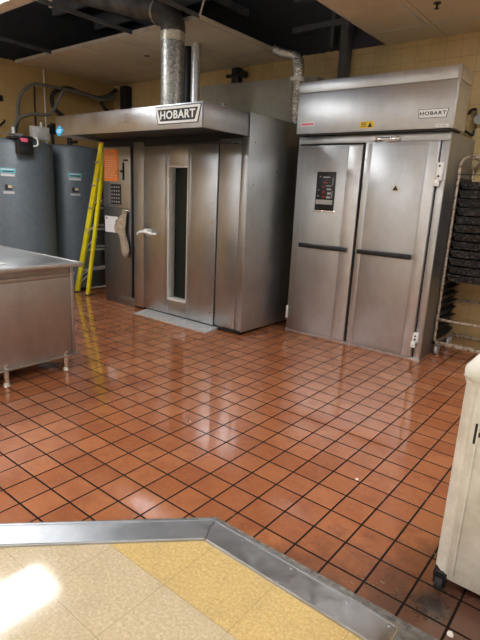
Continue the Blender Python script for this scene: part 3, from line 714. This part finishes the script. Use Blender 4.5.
# rolled edge along the end and back
box(bm,(TX-.035,-.75,.858),(TX,TY,.894),.010,3); box(bm,(-3.75,TY-.03,.85),(TX,TY,.893),.010)
link('tabletop', bm, 'steel_top', tb_)
bm = bmesh.new(); box(bm,(-2.055,-.70,.125),(-2.045,TY-.03,.855),.002); box(bm,(-2.055,TY-.05,.125),(-2.035,TY-.02,.86),.004); box(bm,(-2.055,-.70,.765),(-2.036,TY-.005,.80),.006)
box(bm,(-2.055,-.70,.12),(-2.02,TY-.005,.135),.003); link('side_panel', bm, 'steel_table', tb_)
link('side_panel', B(((-3.70,TY-.045,.125),(-2.05,TY-.035,.86))), 'steel_table', tb_)
link('undershelf', B(((-3.70,-.70,.14),(-2.06,TY-.03,.16))), 'steel_table', tb_)
for x in (-2.06,-3.6):
    for y in (.50,.01,-.62):
        bm = bmesh.new(); cyl(bm,(x,y,.03),(x,y,.16),.021,n=16); lg = link('leg', bm, 'chrome', tb_)
        bm = bmesh.new(); cyl(bm,(x,y,0),(x,y,.028),.030,.020,n=16); link('adjustable_foot', bm, 'chrome', lg)
bm = bmesh.new(); box(bm,(-2.52,-.32,.889),(-2.12,.10,.893),.0)
tag(link('paper_sheet', bm, 'paper', smooth=False), 'white paper sheet lying on the steel worktable', 'paper')
bm = bmesh.new(); box(bm,(-2.62,-.02,.894),(-2.36,.12,.935),.012)
M['pale_yellow'] = mat('pale_yellow_plastic', (.75,.72,.30), .5)
tag(link('yellow_pad', bm, 'pale_yellow'), 'pale yellow pad on the worktable at the left edge', 'pad')

# ------------------------------------------------------------------ sheet pan rack and pans
RX0, RX1, RY0, RY1, RZ = -.004, .70, 3.28, 3.74, 1.80
rk = thing('pan_rack', 'rust-stained metal sheet pan rack on casters right of the proofing cabinet', 'rack', ((RX0+RX1)/2, 3.5, 0))
def bar(a, b, w=.013, m='rust', name='rail'):
    bm = bmesh.new(); box(bm, tuple(min(p,q)-w for p,q in zip(a,b)), tuple(max(p,q)+w for p,q in zip(a,b)), .004); return link(name, bm, m, rk)
for x in (RX0,RX1):
    for y in (RY0,RY1):
        bm = bmesh.new(); s_ = 1 if x == RX0 else -1
        tube(bm, [(x,y,.115),(x,y,1.55),(x,y,1.78),(x+.008*s_,y,1.82),(x+.035*s_,y,1.86),(x+.09*s_,y,1.875)], .0135, n=8); link('post', bm, 'rust', rk)
for y in (RY0,RY1): bar((RX0+.09,y,1.872),(RX1-.09,y,1.872)); bar((RX0,y,.125),(RX1,y,.125),.018); bar((RX0,y,.36 if y == RY0 else .50),(RX1,y,.36 if y == RY0 else .50),.012)
bar((RX0+.09,RY0,1.872),(RX0+.09,RY1,1.872)); bar((RX1-.09,RY0,1.872),(RX1-.09,RY1,1.872))
for x in (RX0,RX1): bar((x,RY0,.125),(x,RY1,.125),.018)
bar((RX0,RY0+.01,1.72),(RX1,RY0+.01,1.72),.004,'dark','cross_rod')
zs = [.20+.0775*k for k in range(20)]
for z in zs:
    for x, s_ in ((RX0,1),(RX1,-1)):
        bm = bmesh.new(); box(bm,(min(x,x+.045*s_),RY0+.0,z-.003),(max(x,x+.045*s_),RY1,z+.0),.0); box(bm,(x-.004,RY0,z-.003),(x+.004,RY1,z+.022)); link('runner', bm, 'dark', rk, smooth=False)
for x in (RX0+.03,RX1-.03):
    for y in (RY0+.03,RY1-.05):
        bm = bmesh.new(); cyl(bm,(x-.014,y,.05),(x+.014,y,.05),.05,n=24); cs = link('caster', bm, 'grey_label', rk)
        bm = bmesh.new(); box(bm,(x-.022,y-.02,.05),(x-.016,y+.02,.108)); box(bm,(x+.016,y-.02,.05),(x+.022,y+.02,.108)); box(bm,(x-.025,y-.025,.10),(x+.025,y+.025,.11)); link('fork', bm, 'alu', cs)
def pan_mesh():
    bm = bmesh.new(); x0,x1,y0,y1 = RX0+.018, RX1-.018, RY0-.005, RY1-.01; h = .058
    # open tray: floor, sloped walls, rolled rim
    box(bm,(x0+.03,y0+.02,0),(x1-.03,y1-.02,.003))
    def wall(p0,p1,q0,q1,):
        a = [bm.verts.new(p) for p in (p0,p1,q1,q0)]; bm.faces.new(a)
    A = [(x0+.03,y0+.02,0),(x1-.03,y0+.02,0),(x1-.03,y1-.02,0),(x0+.03,y1-.02,0)]; Bq = [(x0+.006,y0+.006,h),(x1-.006,y0+.006,h),(x1-.006,y1-.006,h),(x0+.006,y1-.006,h)]
    for i in range(4): wall(A[i],A[(i+1)%4],Bq[i],Bq[(i+1)%4])
    tube(bm,[Bq[0],Bq[1],Bq[2],Bq[3],Bq[0]],.006,n=6,smooth=False)
    return bm
ordn = ['topmost','second','third','fourth','fifth','sixth','seventh','eighth','ninth','tenth','eleventh','twelfth']
proto = None
for k in range(12):
    z = zs[18-k]+.001
    if proto is None:
        bm = pan_mesh(); proto = link('sheet_pan', bm, 'pan', origin=((RX0+RX1)/2,RY0,0)); o = proto
    else:
        o = proto.copy(); C.objects.link(o)
    o.location = ((RX0+RX1)/2, RY0+random.uniform(-.012,.004), z)
    tag(o, ('topmost blackened baking pan in the rust-stained rack' if k == 0 else 'blackened baking pan, %s from the top of the rust-stained rack' % ordn[k]), 'pan', 'blackened sheet pans in the rack')

# ------------------------------------------------------------------ ingredient bin
bn = thing('ingredient_bin', 'cream plastic ingredient bin on black casters at the right edge', 'bin', (1.38,.5,0))
bm = bmesh.new(); x0,x1,y0,y1 = 1.0,1.76,.150,.82
def ring(z, ins, ch, yslope=0):
    xa,xb,ya,yb = x0+ins,x1-ins,y0+ins,y1-ins
    return [bm.verts.new(p) for p in ((xa+ch,ya,z),(xb-ch,ya,z),(xb,ya+ch,z),(xb,yb-ch,z),(xb-ch,yb,z),(xa+ch,yb,z),(xa,yb-ch,z),(xa,ya+ch,z))]
R_ = [ring(.060,.012,.038), ring(.072,.004,.038), ring(.84,.003,.038), ring(.862,.0,.038), ring(.872,-.006,.038)]
for a, b in zip(R_, R_[1:]):
    for k in range(8): bm.faces.new((a[k],a[(k+1)%8],b[(k+1)%8],b[k]))
bm.faces.new(R_[0][::-1]); bm.faces.new(R_[-1])
bmesh.ops.bevel(bm, geom=[e for e in bm.edges if abs(e.verts[0].co.z-e.verts[1].co.z) > .3], offset=.012, segments=2, affect='EDGES')
link('body', bm, 'bin', bn)
bm = bmesh.new(); vs = box(bm,(x0-.002,y0-.006,.862),(x1+.008,y1,.930),.030,4); ld2 = link('lid', bm, 'bin_lid', bn)
link('rib', B(((x0+.075,y0-.002,.09),(x0+.081,y0+.008,.85)), bev=.002), 'bin', bn)
text('lettering', 'H', .10, (1.093, y0+.002, .675), 'black', bn, bold=.004, sx=.8)
for x in (x0+.036,x1-.06):
    for y in (y0+.02,y1-.07):
        bm = bmesh.new(); cyl(bm,(x-.014,y+.0,.034),(x+.014,y+.0,.034),.034,n=20); cs = link('caster', bm, 'rubber', bn)
        bm = bmesh.new(); box(bm,(x-.022,y-.02,.03),(x-.016,y+.02,.085)); box(bm,(x+.016,y-.02,.03),(x+.022,y+.02,.085)); box(bm,(x-.024,y-.024,.06),(x+.024,y+.024,.085)); link('fork', bm, 'black', cs)

# ------------------------------------------------------------------ ducts and things behind
t = thing('exhaust_duct', 'large spangled galvanised round exhaust duct rising from the oven hood', 'duct', (-2.43,2.0,2.205))
bm = bmesh.new(); cyl(bm,(-2.43,2.0,2.21),(-2.43,2.0,2.90),.112,n=40); link('pipe', bm, 'galv', t)
bm = bmesh.new(); cyl(bm,(-2.43,2.0,2.21),(-2.43,2.0,2.228),.14,n=40); link('flange', bm, 'galv', t)
bm = bmesh.new(); cyl(bm,(-2.43,2.0,2.83),(-2.43,2.0,2.91),.116,n=40); link('tape_band', bm, 'copper_band', t)
bm = bmesh.new(); tube(bm,[(-2.43,2.0,2.90),(-2.435,2.0,2.98),(-2.49,2.0,3.06),(-2.60,2.0,3.115)],.116,n=32); link('elbow', bm, 'duct_dark', t)
bm = bmesh.new(); tube(bm,[(-2.57,2.0,3.105),(-3.4,2.0,3.36),(-4.4,2.0,3.66)],.106,n=32,smooth=False); link('horizontal_run', bm, 'duct_dark', t)
bm = bmesh.new(); tube(bm,[(-2.60,2.0,3.114),(-2.63,2.0,3.123)],.121,n=32,smooth=False); link('joint_ring', bm, 'galv', t)
t = thing('flue_pipe', 'slim silver flue pipe standing just behind the big duct', 'pipe', (-2.85,2.75,2.215))
bm = bmesh.new(); cyl(bm,(-2.85,2.75,2.215),(-2.85,2.75,H),.050,n=24); link('pipe', bm, 'alu', t)
bm = bmesh.new(); cyl(bm,(-3.02,2.80,2.215),(-3.02,2.80,H),.05,n=20); link('pipe', bm, 'dark', t)
t = thing('wrapped_pipe', 'crumpled foil-wrapped pipe between the oven and proofing cabinet', 'pipe', (-1.83,3.25,2.215))
bm = bmesh.new(); tube(bm,[(-1.80,3.25,2.215),(-1.80,3.25,2.5),(-1.81,3.25,2.82),(-1.815,3.25,2.86)],.062,n=16,rs=[.060,.066,.058,.068,.060,.064]); link('pipe', bm, 'foil', t)
bm = bmesh.new(); tube(bm,[(-1.815,3.25,2.82),(-1.83,3.245,2.90),(-1.90,3.22,2.935),(-1.98,3.17,2.95),(-2.05,3.10,2.98)],.050,n=16); link('elbow', bm, 'foil', t)
bm = bmesh.new(); cyl(bm,(-1.81,3.25,2.66),(-1.81,3.25,2.70),.076,n=20); link('tape_band', bm, 'white_paint', t)
bm = bmesh.new(); box(bm,(-3.47,3.50,2.215),(-1.72,3.66,2.76),.004)
for v in bm.verts:
    if v.co.z > 2.5: v.co.z += .05*(-1.72-v.co.x)/1.75
tag(link('duct_box', bm, 'board'), 'dull grey-brown sheet metal box behind the top of the oven', 'box')
t = thing('wall_valve', 'dark valve fitting high on the tiled wall behind the oven', 'valve', (-3.07,3.74,2.8))
bm = bmesh.new(); box(bm,(-3.13,3.70,2.80),(-3.01,3.795,3.03),.01); link('valve_body', bm, 'black', t)
bm = bmesh.new(); cyl(bm,(-3.22,3.72,2.94),(-2.93,3.72,2.94),.022); link('cross_pipe', bm, 'dark', t)
bm = bmesh.new(); cyl(bm,(-2.94,3.68,2.94),(-2.94,3.76,2.94),.045); link('hand_wheel', bm, 'black', t)
bm = bmesh.new(); box(bm,(-1.56,3.66,2.1),(-1.47,3.79,3.75),.005)
tag(link('wall_column', bm, 'beam'), 'dark grey vertical column on the wall behind the proofing cabinet header', 'column')
# wires at far right
t = thing('wall_hook', 'black hooked wire fitting on the tan wall right of the cabinet header', 'hook', (-.03,3.78,2.1))
bm = bmesh.new(); tube(bm,[(-.135,3.77,2.31),(-.12,3.76,2.345),(-.07,3.75,2.345),(-.062,3.75,2.27),(-.03,3.74,2.23),(.04,3.75,2.235)],.012,n=8); link('hook', bm, 'black', t)
bm = bmesh.new(); cyl(bm,(-.02,3.70,2.25),(-.02,3.80,2.25),.045,n=20); link('round_valve', bm, 'alu', t)
bm = bmesh.new(); tube(bm,[(-.06,3.78,2.30),(-.062,3.78,2.12)],.004,smooth=False); tube(bm,[(-.14,3.76,2.155),(-.10,3.75,2.13),(-.065,3.75,2.115),(-.06,3.75,2.16)],.012,n=8); link('drop_wire', bm, 'dark', t)

# crumbs on the floor
for i, (x, y, s_, lb) in enumerate(((.455,.651,.010,'white paper crumb on the tiles in the middle of the floor'), (1.135,-.03,.014,'pale paper scrap on the grimy tiles below the bin'), (-.668,.524,.007,'tiny pale crumb on the tiles left of centre'))):
    bm = bmesh.new(); bmesh.ops.create_icosphere(bm, subdivisions=1, radius=s_)
    for v in bm.verts: v.co = Vector((v.co.x*random.uniform(.7,1.3)+x, v.co.y*random.uniform(.6,1.2)+y, max(v.co.z*.5+s_*.5,0)))
    tag(link('paper_scrap', bm, 'crumb'), lb, 'scrap', 'crumbs on the floor')

# ------------------------------------------------------------------ world, camera
w = bpy.data.worlds.new('World'); bpy.context.scene.world = w; w.use_nodes = True
w.node_tree.nodes['Background'].inputs[0].default_value = (.9,.92,1,1); w.node_tree.nodes['Background'].inputs[1].default_value = .01
cam = bpy.data.cameras.new('Camera'); co = bpy.data.objects.new('Camera', cam); C.objects.link(co)
cam.sensor_fit = 'HORIZONTAL'; cam.sensor_width = 36; cam.lens = 36*493.198/480; cam.clip_start = .02
r = Vector((0.77780902, 0.6268053, 0.04613285)); d = Vector((0.18957421,-0.16399432,-0.96807411)); f = Vector((-0.59922846,0.76172238,-0.24638239))
Mx = Matrix((( r.x,-d.x,-f.x,1.38896719),(r.y,-d.y,-f.y,-1.61485043),(r.z,-d.z,-f.z,1.45270851),(0,0,0,1)))
co.matrix_world = Mx
sc = bpy.context.scene; sc.camera = co
sc.view_settings.view_transform = 'Standard'; sc.view_settings.look = 'None'; sc.view_settings.exposure = 0.15; sc.view_settings.gamma = 1; sc.view_settings.use_curve_mapping = False
